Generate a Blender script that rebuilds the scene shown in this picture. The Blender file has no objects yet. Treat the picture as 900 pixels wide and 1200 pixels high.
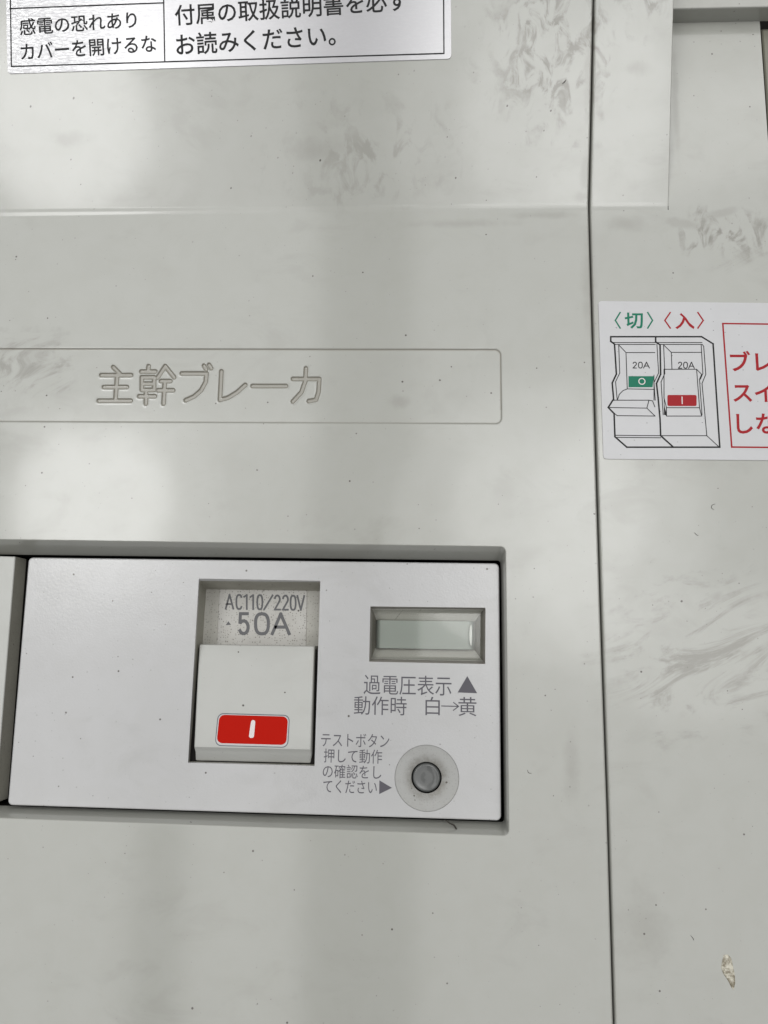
import bpy, math, random
import numpy as np
from mathutils import Vector, Matrix
from mathutils.geometry import tessellate_polygon

random.seed(7)
sc = bpy.context.scene
COL = sc.collection
S = 0.001            # board drawings are in millimetres

# ------------------------------------------------------------------ camera
# board frame (mm): x right, y up, z out of the board towards the viewer
F, DIST = 950.0, 130.0
def rot(a, b, c):
    ca, sa, cb, sb, cc, s_ = math.cos(a), math.sin(a), math.cos(b), math.sin(b), math.cos(c), math.sin(c)
    return (np.array([[1,0,0],[0,ca,-sa],[0,sa,ca]]) @ np.array([[cb,0,sb],[0,1,0],[-sb,0,cb]])
            @ np.array([[cc,-s_,0],[s_,cc,0],[0,0,1]]))
R = rot(-0.1615, -0.0470, -0.0156)
CAM = -R.T @ np.array([0, 0, -DIST])
def board(p):                                  # board mm -> world metres (board hangs upright)
    return Vector((p[0]*S, -p[2]*S, p[1]*S))
cam_data = bpy.data.cameras.new('camera')
cam_data.sensor_fit = 'HORIZONTAL'; cam_data.sensor_width = 36.0; cam_data.lens = 36.0*F/900.0
cam_data.clip_start = 0.005; cam_data.clip_end = 50
cam = bpy.data.objects.new('camera', cam_data); COL.objects.link(cam)
Bm = np.array([[1,0,0],[0,0,-1],[0,1,0]])
Rw = Bm @ R.T
mw = Matrix([[*Rw[i], 0] for i in range(3)] + [[0,0,0,1]])
mw.translation = board(CAM)
cam.matrix_world = mw
sc.camera = cam

# ------------------------------------------------------------------ light
w = bpy.data.worlds.new('World'); sc.world = w; w.use_nodes = True
bg = w.node_tree.nodes['Background']
bg.inputs[0].default_value = (0.98, 0.99, 1.0, 1); bg.inputs[1].default_value = 0.13
sc.view_settings.view_transform = 'Standard'; sc.view_settings.look = 'None'
sc.view_settings.exposure = -0.38; sc.view_settings.gamma = 1.0

def lamp(name, pos, aim, sx, sy, radiance, col=(1, 1, 1), shape='RECTANGLE'):
    L = bpy.data.lights.new(name, 'AREA'); L.shape = shape; L.size = sx; L.size_y = sy
    L.energy = radiance*math.pi*sx*sy*(0.785 if shape == 'ELLIPSE' else 1); L.color = col
    o = bpy.data.objects.new(name, L); COL.objects.link(o)
    p, a = board(pos), board(aim)
    o.location = p; o.rotation_euler = (a-p).to_track_quat('-Z', 'Y').to_euler()
    return o
lamp('ceiling_lamp', (-600, 225, 1300), (-600, 225, 0), 0.30, 0.30, 6.5, (1, 1, 0.985), 'ELLIPSE')
lamp('ceiling_lamp', (-600, 225, 1290), (-600, 225, 0), 0.50, 0.40, 1.6, (1, 1, 0.985), 'ELLIPSE')
lamp('ceiling_lamp', (-470, 205, 1310), (-470, 205, 0), 0.54, 0.34, 2.4, (1, 1, 0.985))
lamp('ceiling_lamp', (230, 220, 1300), (230, 220, 0), 0.34, 0.36, 3.6, (1, 1, 0.985), 'ELLIPSE')
lamp('ceiling_lamp', (230, 200, 1320), (230, 200, 0), 0.56, 0.50, 2.2, (1, 1, 0.985), 'ELLIPSE')
lamp('ceiling_lamp', (480, 150, 1330), (480, 150, 0), 0.56, 0.60, 1.8, (1, 1, 0.985), 'ELLIPSE')
lamp('ceiling_lamp', (750, 1350, 1300), (0, 0, 0), 1.1, 0.8, 2.2, (1, 0.99, 0.97))
lamp('ceiling_lamp', (-750, 1500, 1300), (0, 0, 0), 0.9, 0.6, 1.0, (1, 0.99, 0.97))
lamp('added_room_glow', (-640, 700, 1300), (-640, 700, 0), 0.90, 0.70, 2.6, (0.99, 1, 0.99))  # added panels stand in for bright wall areas; gaps between leave dark bands
lamp('added_room_glow', (440, 700, 1300), (440, 700, 0), 0.91, 0.72, 2.1, (0.99, 1, 0.99))
lamp('added_room_glow', (-785, -400, 1300), (-785, -400, 0), 0.62, 0.94, 2.5, (1, 1, 0.985))
lamp('added_room_glow', (-290, -400, 1300), (-290, -400, 0), 0.20, 0.94, 2.6, (1, 1, 0.985))
lamp('added_room_glow', (450, -400, 1300), (450, -400, 0), 0.90, 0.96, 2.1, (1, 0.995, 0.985))

# ------------------------------------------------------------------ geometry helpers
def cray(px, py):
    return R.T @ np.array([(px-450)/F, -(py-600)/F, -1.0])
def at(px, py, z=0.0):                          # point of the board's plane z under a survey mark
    d = cray(px, py); t = (z-CAM[2])/d[2]; return CAM + d*t
CRY = at(345, 246)[1]                           # height of the fold across the covers
TILT = math.tan(math.radians(14.3))
def up(px, py, lift=0.0):                       # point of the raked upper face
    d = cray(px, py)                            # z = (y-CRY)*TILT + lift
    t = ((CAM[1]-CRY)*TILT + lift - CAM[2])/(d[2]-d[1]*TILT); return CAM + d*t
def proj(P):
    q = (P - CAM) @ R.T
    return 450 + F*q[..., 0]/-q[..., 2], 600 - F*q[..., 1]/-q[..., 2]

class MB:
    def __init__(s): s.v = []; s.f = []; s.sm = []; s.mi = []
    def add(s, verts, faces, smooth=False, mi=0):
        o = len(s.v); s.v += [tuple(map(float, p)) for p in verts]
        for f in faces: s.f.append(tuple(i+o for i in f)); s.sm.append(smooth); s.mi.append(mi)
    def sheet(s, outer, holes=(), mi=0):        # flat face with holes
        loops = [[Vector(map(float, p)) for p in outer]] + [[Vector(map(float, p)) for p in h] for h in holes]
        tri = tessellate_polygon([[Vector((p.x, p.y, 0)) for p in l] for l in loops])
        pts = [p for l in loops for p in l]
        out = []
        for t in tri:
            a, b, c = (pts[i] for i in t)
            n = (b-a).cross(c-a)
            if n.length < 1e-12: continue
            out.append(t if n.z > 0 else (t[0], t[2], t[1]))
        s.add(pts, out, False, mi)
    def loft(s, loops, closed=True, smooth=True, mi=0, flip=False):
        n = len(loops[0]); v = [p for l in loops for p in l]; f = []
        for k in range(len(loops)-1):
            for i in range(n if closed else n-1):
                j = (i+1) % n
                q = (k*n+i, k*n+j, (k+1)*n+j, (k+1)*n+i)
                f.append(q[::-1] if flip else q)
        s.add(v, f, smooth, mi)
    def cap(s, loop, mi=0): s.sheet(loop, mi=mi)
    def box(s, lo, hi, mi=0):
        x0, y0, z0 = lo; x1, y1, z1 = hi
        v = [(x, y, z) for z in (z0, z1) for y in (y0, y1) for x in (x0, x1)]
        s.add(v, [(0,2,3,1), (4,5,7,6), (0,1,5,4), (2,6,7,3), (0,4,6,2), (1,3,7,5)], False, mi)
    def build(s, name, mat, parent=None, origin=None, label=None):
        if parent is not None: org = parent['_o'].to_list()
        elif origin is not None: org = list(map(float, origin))
        else:
            a = np.array(s.v); org = ((a.min(0)+a.max(0))/2).tolist()
        me = bpy.data.meshes.new(name)
        me.from_pydata([board((p[0]-org[0], p[1]-org[1], p[2]-org[2])) for p in s.v], [], s.f)
        me.polygons.foreach_set('use_smooth', s.sm); me.polygons.foreach_set('material_index', s.mi)
        for m in (mat if isinstance(mat, (list, tuple)) else [mat]): me.materials.append(m)
        me.update()
        o = bpy.data.objects.new(name, me); COL.objects.link(o)
        o['_o'] = org
        if parent is not None:
            o.parent = parent
        else: o.location = board(org)
        if label: o['label'] = label
        return o

def thing(name, label, cat, origin, group=None):
    o = bpy.data.objects.new(name, None); COL.objects.link(o); o.empty_display_size = 0.01
    o.location = board(origin); o['_o'] = list(map(float, origin))
    o['label'] = label; o['category'] = cat
    if group: o['group'] = group
    return o
def tag(o, label, cat, group=None):
    o['label'] = label; o['category'] = cat
    if group: o['group'] = group
    return o

def rquad(c, r, off=0.0, z=None, n=5):          # rounded four-sided loop, counter-clockwise, optional outward offset
    P = [np.array(p[:2], float) for p in c]
    if sum(P[i][0]*P[(i+1)%4][1]-P[(i+1)%4][0]*P[i][1] for i in range(4)) < 0: P = P[::-1]; c = c[::-1]
    zz = [p[2] for p in c] if z is None else [z]*4
    lines = []
    for i in range(4):
        d = P[(i+1)%4]-P[i]; d = d/np.linalg.norm(d); nrm = np.array([d[1], -d[0]])
        lines.append((P[i]+nrm*off, d))
    Q = []
    for i in range(4):
        p1, d1 = lines[i-1]; p2, d2 = lines[i]
        t = np.linalg.solve(np.array([d1, -d2]).T, p2-p1); Q.append(p1+d1*t[0])
    rr = max(r+off, 1e-3); out = []
    for i in range(4):
        d1, d2 = lines[i-1][1], lines[i][1]
        a0 = math.atan2(-d1[0], d1[1]); a1 = math.atan2(-d2[0], d2[1])
        while a1 < a0: a1 += 2*math.pi
        ctr = Q[i] + (-d1+d2)*rr/ (1+abs(np.dot(d1, d2))*0)   # near-right corners
        for k in range(n+1):
            a = a0+(a1-a0)*k/n
            out.append((ctr[0]+rr*math.cos(a), ctr[1]+rr*math.sin(a), zz[i]))
    return out
def zset(loop, z): return [(p[0], p[1], z) for p in loop]
def circ(c, r, z, n=48, ry=None):
    return [(c[0]+r*math.cos(2*math.pi*k/n), c[1]+(ry or r)*math.sin(2*math.pi*k/n), z) for k in range(n)]

# ------------------------------------------------------------------ materials
class NT:
    def __init__(s, m): s.m = m; s.t = m.node_tree; s.n = s.t.nodes; s.l = s.t.links
    def node(s, kind, **kw):
        n = s.n.new(kind)
        for k, v in kw.items(): setattr(n, k, v)
        return n
    def put(s, sock, v):
        if isinstance(v, bpy.types.NodeSocket): s.l.new(v, sock)
        elif v is not None: sock.default_value = v
    def math(s, op, a, b=None, c=None, clamp=False):
        n = s.node('ShaderNodeMath', operation=op, use_clamp=clamp)
        s.put(n.inputs[0], a); s.put(n.inputs[1], b)
        if c is not None: s.put(n.inputs[2], c)
        return n.outputs[0]
    def vmath(s, op, a, b=None):
        n = s.node('ShaderNodeVectorMath', operation=op); s.put(n.inputs[0], a)
        if op == 'SCALE': s.put(n.inputs[3], b)
        elif b is not None: s.put(n.inputs[1], b)
        return n.outputs[1] if op in ('LENGTH', 'DISTANCE') else n.outputs[0]
    def ramp(s, x, a, b, lo=0.0, hi=1.0, smooth=True):
        n = s.node('ShaderNodeMapRange', interpolation_type='SMOOTHSTEP' if smooth else 'LINEAR')
        for i, v in enumerate((x, a, b, lo, hi)): s.put(n.inputs[i], v)
        return n.outputs[0]
    def noise(s, vec, scale, detail=3, rough=0.5, dist=0.0):
        n = s.node('ShaderNodeTexNoise'); s.put(n.inputs['Vector'], vec); n.inputs['Scale'].default_value = scale
        n.inputs['Detail'].default_value = detail; n.inputs['Roughness'].default_value = rough
        n.inputs['Distortion'].default_value = dist; return n.outputs['Fac']
    def mix(s, f, a, b):
        n = s.node('ShaderNodeMix', data_type='RGBA'); s.put(n.inputs['Factor'], f)
        s.put(n.inputs[6], a); s.put(n.inputs[7], b); return n.outputs[2]
    def pos(s):                                 # position in millimetres
        g = s.node('ShaderNodeNewGeometry'); return s.vmath('SCALE', g.outputs['Position'], 1000.0)
    def specks(s, p, cell, amount, rmin=0.08, rmax=0.28):   # scattered grains of dirt
        sp_ = s.node('ShaderNodeSeparateXYZ'); s.put(sp_.inputs[0], p)
        cb_ = s.node('ShaderNodeCombineXYZ'); s.l.new(s.math('MULTIPLY_ADD', sp_.outputs[1], 0.63, sp_.outputs[0]), cb_.inputs[0]); s.l.new(s.math('MULTIPLY_ADD', sp_.outputs[1], 0.77, sp_.outputs[2]), cb_.inputs[1])
        v = s.node('ShaderNodeTexVoronoi', voronoi_dimensions='2D'); s.put(v.inputs['Vector'], cb_.outputs[0]); v.inputs['Scale'].default_value = 1/cell
        v.inputs['Randomness'].default_value = 1
        sep = s.node('ShaderNodeSeparateColor'); s.l.new(v.outputs['Color'], sep.inputs[0])
        keep = s.math('LESS_THAN', sep.outputs[0], amount)
        rad = s.math('MULTIPLY_ADD', sep.outputs[1], rmax-rmin, rmin)
        d = s.math('DIVIDE', v.outputs['Distance'], rad)
        return s.math('MULTIPLY', s.ramp(d, 0.5, 1.0, 1, 0), keep)
def mat(name, base, rough=0.45, spec=0.5, metallic=0.0):
    m = bpy.data.materials.new(name); m.use_nodes = True
    b = m.node_tree.nodes['Principled BSDF']
    b.inputs['Base Color'].default_value = (*base, 1); b.inputs['Roughness'].default_value = rough
    b.inputs['Specular IOR Level'].default_value = spec; b.inputs['Metallic'].default_value = metallic
    return m, b, NT(m)
def blob(t, p, px, py, rx, ry, edge=0.35, wob=None, rotz=0.0):
    c = at(px, py); w_ = (c[0], 0.0, c[1])
    q = t.vmath('SUBTRACT', p, w_)
    if rotz:
        n = t.node('ShaderNodeVectorRotate', rotation_type='Y_AXIS'); t.put(n.inputs['Vector'], q)
        n.inputs['Angle'].default_value = rotz; q = n.outputs[0]
    q = t.vmath('MULTIPLY', q, (7.3/rx, 0.0, 7.3/ry))
    d = t.vmath('LENGTH', q)
    if wob is not None: d = t.math('ADD', d, wob)
    return t.ramp(d, edge, 1.0, 1, 0)
def total(t, L):
    o = L[0]
    for x in L[1:]: o = t.math('MAXIMUM', o, x)
    return o

def plastic(name, base, rough, coat=0.0, coat_r=0.14, dirt=1.0, specks=0.35, bump=0.012, grain=9.0, smear=True, spec=0.5, fine=0.0, coatbump=False):
    m, b, t = mat(name, base, rough, spec)
    p = t.pos()
    big = t.noise(p, 0.045, 4, 0.55)
    mid = t.noise(p, 0.22, 5, 0.62, 0.6)
    warp = t.vmath('MULTIPLY', p, (0.75, 0.75, 1.35))
    str_ = t.noise(warp, 0.11, 6, 0.62, 0.8)
    film = t.math('MULTIPLY', t.ramp(str_, 0.48, 0.66), t.ramp(big, 0.42, 0.62))
    wob = t.math('MULTIPLY_ADD', t.noise(p, 0.3, 4, 0.6), 1.4, -0.7)
    col = t.mix(t.ramp(mid, 0.3, 0.75, 0, 0.2*dirt), (*base, 1), (base[0]*0.86, base[1]*0.845, base[2]*0.80, 1))
    fac = t.math('MULTIPLY', film, 0.17*dirt)
    if smear:
        zones = total(t, [blob(t, p, 640, 80, 110, 150, 0.2, wob), blob(t, p, 830, 770, 150, 120, 0.3, wob),
                          blob(t, p, 740, 30, 60, 50, 0.2, wob), blob(t, p, 30, 430, 90, 60, 0.2, wob),
                          blob(t, p, 850, 280, 90, 50, 0.2, wob), t.math('MULTIPLY', blob(t, p, 440, 190, 170, 90, 0.0, wob), 0.5)])
        st = t.vmath('MULTIPLY', p, (1.0, 1.0, 0.8))
        r1 = t.noise(t.vmath('MULTIPLY', p, (1.15, 1, 0.62)), 0.30, 5, 0.62, 0.8)      # flame-like finger smears
        rt = t.node('ShaderNodeVectorRotate', rotation_type='Y_AXIS'); t.put(rt.inputs['Vector'], p); rt.inputs['Angle'].default_value = 0.35
        r2 = t.noise(t.vmath('MULTIPLY', rt.outputs[0], (0.42, 1, 1.25)), 0.15, 6, 0.68, 1.1)   # wiped strokes
        sy = t.node('ShaderNodeSeparateXYZ'); t.put(sy.inputs[0], p)
        sel = t.ramp(sy.outputs[2], CRY-14, CRY-4)
        rub = t.math('ADD', t.math('MULTIPLY', r1, sel), t.math('MULTIPLY', r2, t.math('SUBTRACT', 1.0, sel)))
        rubm = t.math('MULTIPLY', t.ramp(rub, 0.48, 0.62), zones)
        fac = t.math('MAXIMUM', fac, t.math('MULTIPLY', rubm, t.ramp(sel, 0, 1, 0.66*dirt, 0.92*dirt)))
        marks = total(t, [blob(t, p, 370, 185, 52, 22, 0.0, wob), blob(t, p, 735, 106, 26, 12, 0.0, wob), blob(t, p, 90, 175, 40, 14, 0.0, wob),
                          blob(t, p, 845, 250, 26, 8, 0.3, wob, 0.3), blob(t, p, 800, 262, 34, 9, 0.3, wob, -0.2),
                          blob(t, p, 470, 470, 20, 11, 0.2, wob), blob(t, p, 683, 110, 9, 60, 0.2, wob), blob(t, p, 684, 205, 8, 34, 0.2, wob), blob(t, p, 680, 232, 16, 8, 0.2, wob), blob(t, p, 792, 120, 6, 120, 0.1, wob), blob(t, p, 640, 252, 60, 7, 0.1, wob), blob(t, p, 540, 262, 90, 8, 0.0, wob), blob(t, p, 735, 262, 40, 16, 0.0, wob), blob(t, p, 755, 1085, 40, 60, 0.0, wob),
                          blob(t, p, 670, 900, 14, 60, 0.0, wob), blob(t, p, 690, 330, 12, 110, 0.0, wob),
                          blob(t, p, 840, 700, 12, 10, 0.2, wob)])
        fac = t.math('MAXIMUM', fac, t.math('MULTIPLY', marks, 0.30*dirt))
    col = t.mix(fac, col, (base[0]*0.58, base[1]*0.55, base[2]*0.52, 1))
    s1 = t.specks(p, 2.6, specks, 0.03, 0.065)
    s2 = t.specks(t.vmath('ADD', p, (31.0, 7.0, 13.0)), 1.1, specks*0.5, 0.03, 0.075)
    s3 = t.math('MULTIPLY', t.specks(t.vmath('ADD', p, (3.0, 17.0, 53.0)), 7.5, specks, 0.02, 0.032), 1.0)
    clus = t.ramp(t.noise(p, 0.16, 5, 0.75), 0.46, 0.62, 0.0, 1.0)
    s3 = t.math('MULTIPLY', s3, t.ramp(t.noise(p, 0.3, 2, 0.5), 0.45, 0.5))
    s1 = t.math('MULTIPLY', s1, clus); s2 = t.math('MULTIPLY', s2, t.math('ADD', clus, 0.25))
    sp = t.math('MAXIMUM', t.math('MULTIPLY', s1, 0.75), t.math('MAXIMUM', t.math('MULTIPLY', s2, 0.42), s3))
    col = t.mix(sp, col, (0.07, 0.06, 0.05, 1))
    if fine:
        f1 = t.specks(t.vmath('ADD', p, (5.0, 1.0, 9.0)), 0.42, 0.55, 0.12, 0.34)
        col = t.mix(t.math('MULTIPLY', f1, fine), col, (0.13, 0.12, 0.10, 1))
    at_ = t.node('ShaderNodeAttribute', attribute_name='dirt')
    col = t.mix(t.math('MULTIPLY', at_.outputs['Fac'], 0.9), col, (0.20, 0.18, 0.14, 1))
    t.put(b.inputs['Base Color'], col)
    r = t.math('ADD', t.ramp(mid, 0.3, 0.7, rough-0.03, rough+0.03), t.math('MULTIPLY', fac, 0.35))
    t.put(b.inputs['Roughness'], r)
    if coat:
        b.inputs['Coat Weight'].default_value = coat; b.inputs['Coat Roughness'].default_value = coat_r
    bp = t.node('ShaderNodeBump'); bp.inputs['Strength'].default_value = 1.0; bp.inputs['Distance'].default_value = 0.001
    h = t.math('ADD', t.math('MULTIPLY', t.noise(p, grain, 3, 0.6), bump),
               t.math('MULTIPLY', t.noise(p, 0.12, 2, 0.5), 0.035))
    t.put(bp.inputs['Height'], h); t.l.new(bp.outputs[0], b.inputs['Normal'])
    if coatbump: t.l.new(bp.outputs[0], b.inputs['Coat Normal'])
    return m

IV = (0.383, 0.386, 0.355)
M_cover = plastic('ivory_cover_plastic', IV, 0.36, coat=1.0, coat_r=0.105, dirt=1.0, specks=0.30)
M_face = plastic('cool_white_plastic', (0.455, 0.454, 0.457), 0.34, coat=0.9, dirt=0.8, specks=0.4, bump=0.016, grain=2.8, smear=False, coatbump=True)
M_blank = plastic('blank_plastic', (0.48, 0.485, 0.46), 0.38, coat=0.5, dirt=0.5, smear=False)
M_handle = plastic('handle_plastic', (0.475, 0.478, 0.455), 0.40, dirt=0.5, specks=0.15, smear=False)
M_pad = plastic('dusty_inner_plastic', (0.50, 0.49, 0.465), 0.6, fine=0.75, dirt=1.0, specks=0.9, bump=0.03, grain=6, smear=False)
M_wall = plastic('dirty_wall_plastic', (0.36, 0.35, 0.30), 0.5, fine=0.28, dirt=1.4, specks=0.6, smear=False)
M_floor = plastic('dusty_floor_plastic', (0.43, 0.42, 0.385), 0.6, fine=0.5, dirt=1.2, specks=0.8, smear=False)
M_ring = plastic('button_ring_plastic', (0.38, 0.38, 0.37), 0.5, fine=0.2, dirt=1.2, specks=0.8, smear=False)
M_dark, _, _ = mat('dark_gap', (0.012, 0.011, 0.010), 0.8, 0.1)
M_ink, _, _ = mat('grey_ink', (0.095, 0.09, 0.105), 0.5, 0.3)
M_ink2, _, _ = mat('faded_grey_ink', (0.125, 0.125, 0.13), 0.6, 0.3)
M_black, _, _ = mat('black_ink', (0.010, 0.010, 0.011), 0.45, 0.2)
M_green, _, _ = mat('green_ink', (0.006, 0.17, 0.10), 0.4, 0.2)
M_redink, _, _ = mat('red_ink', (0.34, 0.006, 0.012), 0.4, 0.2)
M_wht, _, _ = mat('white_ink', (0.72, 0.66, 0.66), 0.4)
M_red, _, _ = mat('red_badge', (0.47, 0.010, 0.004), 0.5, 0.04)
M_badge, _, _ = mat('badge_border', (0.52, 0.50, 0.50), 0.35)
M_line, _, _ = mat('badge_groove', (0.13, 0.15, 0.17), 0.6)
M_btn, bb, _ = mat('grey_button', (0.085, 0.088, 0.086), 0.42); bb.inputs['Coat Weight'].default_value = 0.5
M_flag, bb, _ = mat('indicator_flag', (0.36, 0.39, 0.37), 0.4)
M_glint, bb, _ = mat('glint_white', (0.92, 0.93, 0.92), 0.2); bb.inputs['Coat Weight'].default_value = 1.0  # near-white so the rib reads as a lamp glint
M_fibre, _, _ = mat('dark_fibre', (0.03, 0.025, 0.02), 0.7)

def sticker_mat():
    m, b, t = mat('white_film_sticker', (0.58, 0.58, 0.6), 0.32)
    p = t.pos(); n = t.noise(p, 0.3, 4, 0.6)
    col = t.mix(t.ramp(n, 0.35, 0.75, 0, 0.3), (0.56, 0.56, 0.572, 1), (0.50, 0.50, 0.51, 1))
    col = t.mix(t.math('MULTIPLY', t.specks(p, 2.2, 0.25, 0.03, 0.06), 0.7), col, (0.1, 0.1, 0.1, 1))
    t.put(b.inputs['Base Color'], col); return m
def foil_mat():
    m, b, t = mat('silver_film_sticker', (0.5, 0.5, 0.52), 0.2, metallic=0.4)
    p = t.pos(); q = t.vmath('MULTIPLY', p, (0.45, 1, 1.5))
    n = t.noise(q, 2.2, 4, 0.7, 0.8)
    sp_ = t.node('ShaderNodeSeparateXYZ'); t.put(sp_.inputs[0], p)
    wrink = t.ramp(sp_.outputs[0], up(60, 40)[0], up(230, 40)[0], 1.0, 0.08)      # the film is crazed towards its left end
    col = t.mix(t.math('MULTIPLY', t.ramp(n, 0.4, 0.7), wrink), (0.54, 0.535, 0.55, 1), (0.78, 0.78, 0.79, 1))
    t.put(b.inputs['Base Color'], col)
    bp = t.node('ShaderNodeBump'); bp.inputs['Distance'].default_value = 0.001; bp.inputs['Strength'].default_value = 1
    t.put(bp.inputs['Height'], t.math('MULTIPLY', t.math('MULTIPLY', n, wrink), 0.075)); t.l.new(bp.outputs[0], b.inputs['Normal'])
    return m
M_stick = sticker_mat(); M_foil = foil_mat()
def clear_mat():
    m = bpy.data.materials.new('clear_cover_plastic'); m.use_nodes = True; t = NT(m)
    t.n.clear(); out = t.node('ShaderNodeOutputMaterial'); tr = t.node('ShaderNodeBsdfTransparent'); gl = t.node('ShaderNodeBsdfGlossy')
    tr.inputs[0].default_value = (0.93, 0.935, 0.92, 1); gl.inputs['Roughness'].default_value = 0.05
    fr = t.node('ShaderNodeFresnel'); fr.inputs[0].default_value = 1.5; mx = t.node('ShaderNodeMixShader')
    t.l.new(fr.outputs[0], mx.inputs[0]); t.l.new(tr.outputs[0], mx.inputs[1]); t.l.new(gl.outputs[0], mx.inputs[2]); t.l.new(mx.outputs[0], out.inputs[0])
    return m
M_clear = clear_mat()

# ------------------------------------------------------------------ printing helpers
def glyphs(body, weight=0.0):
    c = bpy.data.curves.new('tmp', 'FONT'); c.body = body; c.offset = weight; c.resolution_u = 3
    o = bpy.data.objects.new('tmp', c); COL.objects.link(o)
    bpy.context.view_layer.update()
    me = bpy.data.meshes.new_from_object(o.evaluated_get(bpy.context.evaluated_depsgraph_get()))
    v = np.array([x.co[:2] for x in me.vertices]); f = [tuple(p.vertices) for p in me.polygons]
    bpy.data.objects.remove(o); bpy.data.curves.remove(c); bpy.data.meshes.remove(me)
    return v, f
def plane_pt(x, y, fn): return (x, y, fn(x, y))
def lettering(mb, body, x0, y0, x1, y1, fn, pick=at, weight=0.0, slope=0.0, mi=0):
    """text filling the box that spans marks (x0,y0)-(x1,y1); fn gives the surface height; slope = turn of the line"""
    v, f = glyphs(body, weight)
    a, b = v.min(0), v.max(0); c = (a+b)/2
    cx, cy = (x0+x1)/2, (y0+y1)/2
    C = pick(cx, cy); ux = pick(cx+10, cy)-pick(cx-10, cy); vy = pick(cx, cy-10)-pick(cx, cy+10)
    w_ = ux[0]/20*(x1-x0); h_ = abs(vy[1])/20*(y1-y0)
    s, cc = math.sin(slope), math.cos(slope)
    q = (v-c)/(b-a)*np.array([w_, h_])
    out = [(C[0]+p[0]*cc-p[1]*s, C[1]+p[0]*s+p[1]*cc) for p in q]
    mb.add([(x, y, fn(x, y)) for x, y in out], f, False, mi)
def line(mb, pts, width, fn, pick=at, mi=0, closed=False, lift=0.0):
    """printed stroke through marks pts, width in mm"""
    P = [np.array(pick(*p)[:2]) for p in pts]; n = len(P)
    for i in range(n if closed else n-1):
        a, b = P[i], P[(i+1) % n]; d = b-a; L = np.linalg.norm(d)
        if L < 1e-6: continue
        d = d/L; q = np.array([-d[1], d[0]])*width/2; e = d*width*0.4
        a, b = a-e, b+e
        k = lift + (i % 4)*0.0015
        mb.add([(*r_, fn(*r_)+k) for r_ in (a-q, b-q, b+q, a+q)], [(0, 1, 2, 3)], False, mi)
def fill(mb, pts, fn, pick=at, mi=0, lift=0.0):
    P = [pick(*p) for p in pts]
    mb.sheet([(p[0], p[1], fn(p[0], p[1])+lift) for p in P], mi=mi)

def arc(a0, a1, n=14, cx=.5, cy=.5, rx=.5, ry=.5, k=.78):
    out = []
    for i in range(n+1):
        a = math.radians(a0+(a1-a0)*i/n); c, d = math.cos(a), math.sin(a)
        out.append((cx+rx*math.copysign(abs(c)**k, c), cy+ry*math.copysign(abs(d)**k, d)))
    return out
DIGITS = {
 'A': [[(0,1),(.5,0),(1,1)], [(.2,.66),(.8,.66)]],
 'C': [arc(-38, -322, 16)],
 '1': [[(0,.13),(.8,0),(.8,1)]],
 '0': [arc(0, 360, 24)],
 '/': [[(0,1),(1,0)]],
 '2': [arc(-165, 30, 10, .5, .27, .48, .27, 1) + [(0,1),(1,1)]],
 'V': [[(0,0),(.5,1),(1,0)]],
 '5': [[(.92,0),(.12,0),(.07,.43)] + arc(-130, 150, 12, .48, .68, .50, .32, 1)]}
def digits(mb, spec, y0, y1, width, fn, pick=at, drop=0.0, mi=0):
    for ch, x0, x1 in spec:
        for st_ in DIGITS[ch]:
            line(mb, [(x0+u*(x1-x0), y0+v*(y1-y0)+drop*(x0-spec[0][1])) for u, v in st_], width, fn, pick, mi)

# ------------------------------------------------------------------ setting: dark interior behind the covers
mb = MB()
c0, c1 = at(-450, 1700), at(1300, -300)
mb.box((c0[0], c0[1], -22), (c1[0], c1[1], -20))
o = mb.build('board_interior', M_dark); o['kind'] = 'structure'

# ------------------------------------------------------------------ main cover
FLY = lambda y: (y-CRY)*TILT                    # height of the raked face
flat0 = lambda x, y: 0.0
y_top = up(300, -120)[1]; y_bot = at(300, 1500)[1]; x_left = at(-320, 700)[0]
def seam_x(y):                                  # seam between the two covers
    ys = [at(718.6, 1200)[1], at(711.3, 950)[1], at(704.3, 750)[1], at(697.5, 530)[1], at(691.0, 300)[1], at(689.6, 246)[1], up(692.6, 110)[1], up(694.8, 0)[1]]
    xs = [at(718.6, 1200)[0], at(711.3, 950)[0], at(704.3, 750)[0], at(697.5, 530)[0], at(691.0, 300)[0], at(689.6, 246)[0], up(692.6, 110)[0], up(694.8, 0)[0]]
    if y < ys[0]: return xs[0]+(y-ys[0])*(xs[1]-xs[0])/(ys[1]-ys[0])
    if y > ys[-1]: return xs[-1]
    return float(np.interp(y, ys, xs))
FIL = 0.7                                      # half width of the fold
rim = [at(-250, 629), at(592.2, 641.0), at(596.2, 979.0), at(-250, 949.5)]
inn = [at(-240, 646.8, -4.5), at(586.4, 656.9, -4.5), at(590.8, 963.3, -4.5), at(-240, 936, -4.5)]
e0 = rquad(rim, 0.75, 0.14, 0.0); e1 = rquad(rim, 0.75, 0.04, -0.04); e2 = rquad(rim, 0.75, -0.03, -0.15)
e3 = rquad(inn, 0.5, 0.0, -4.5)
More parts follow.
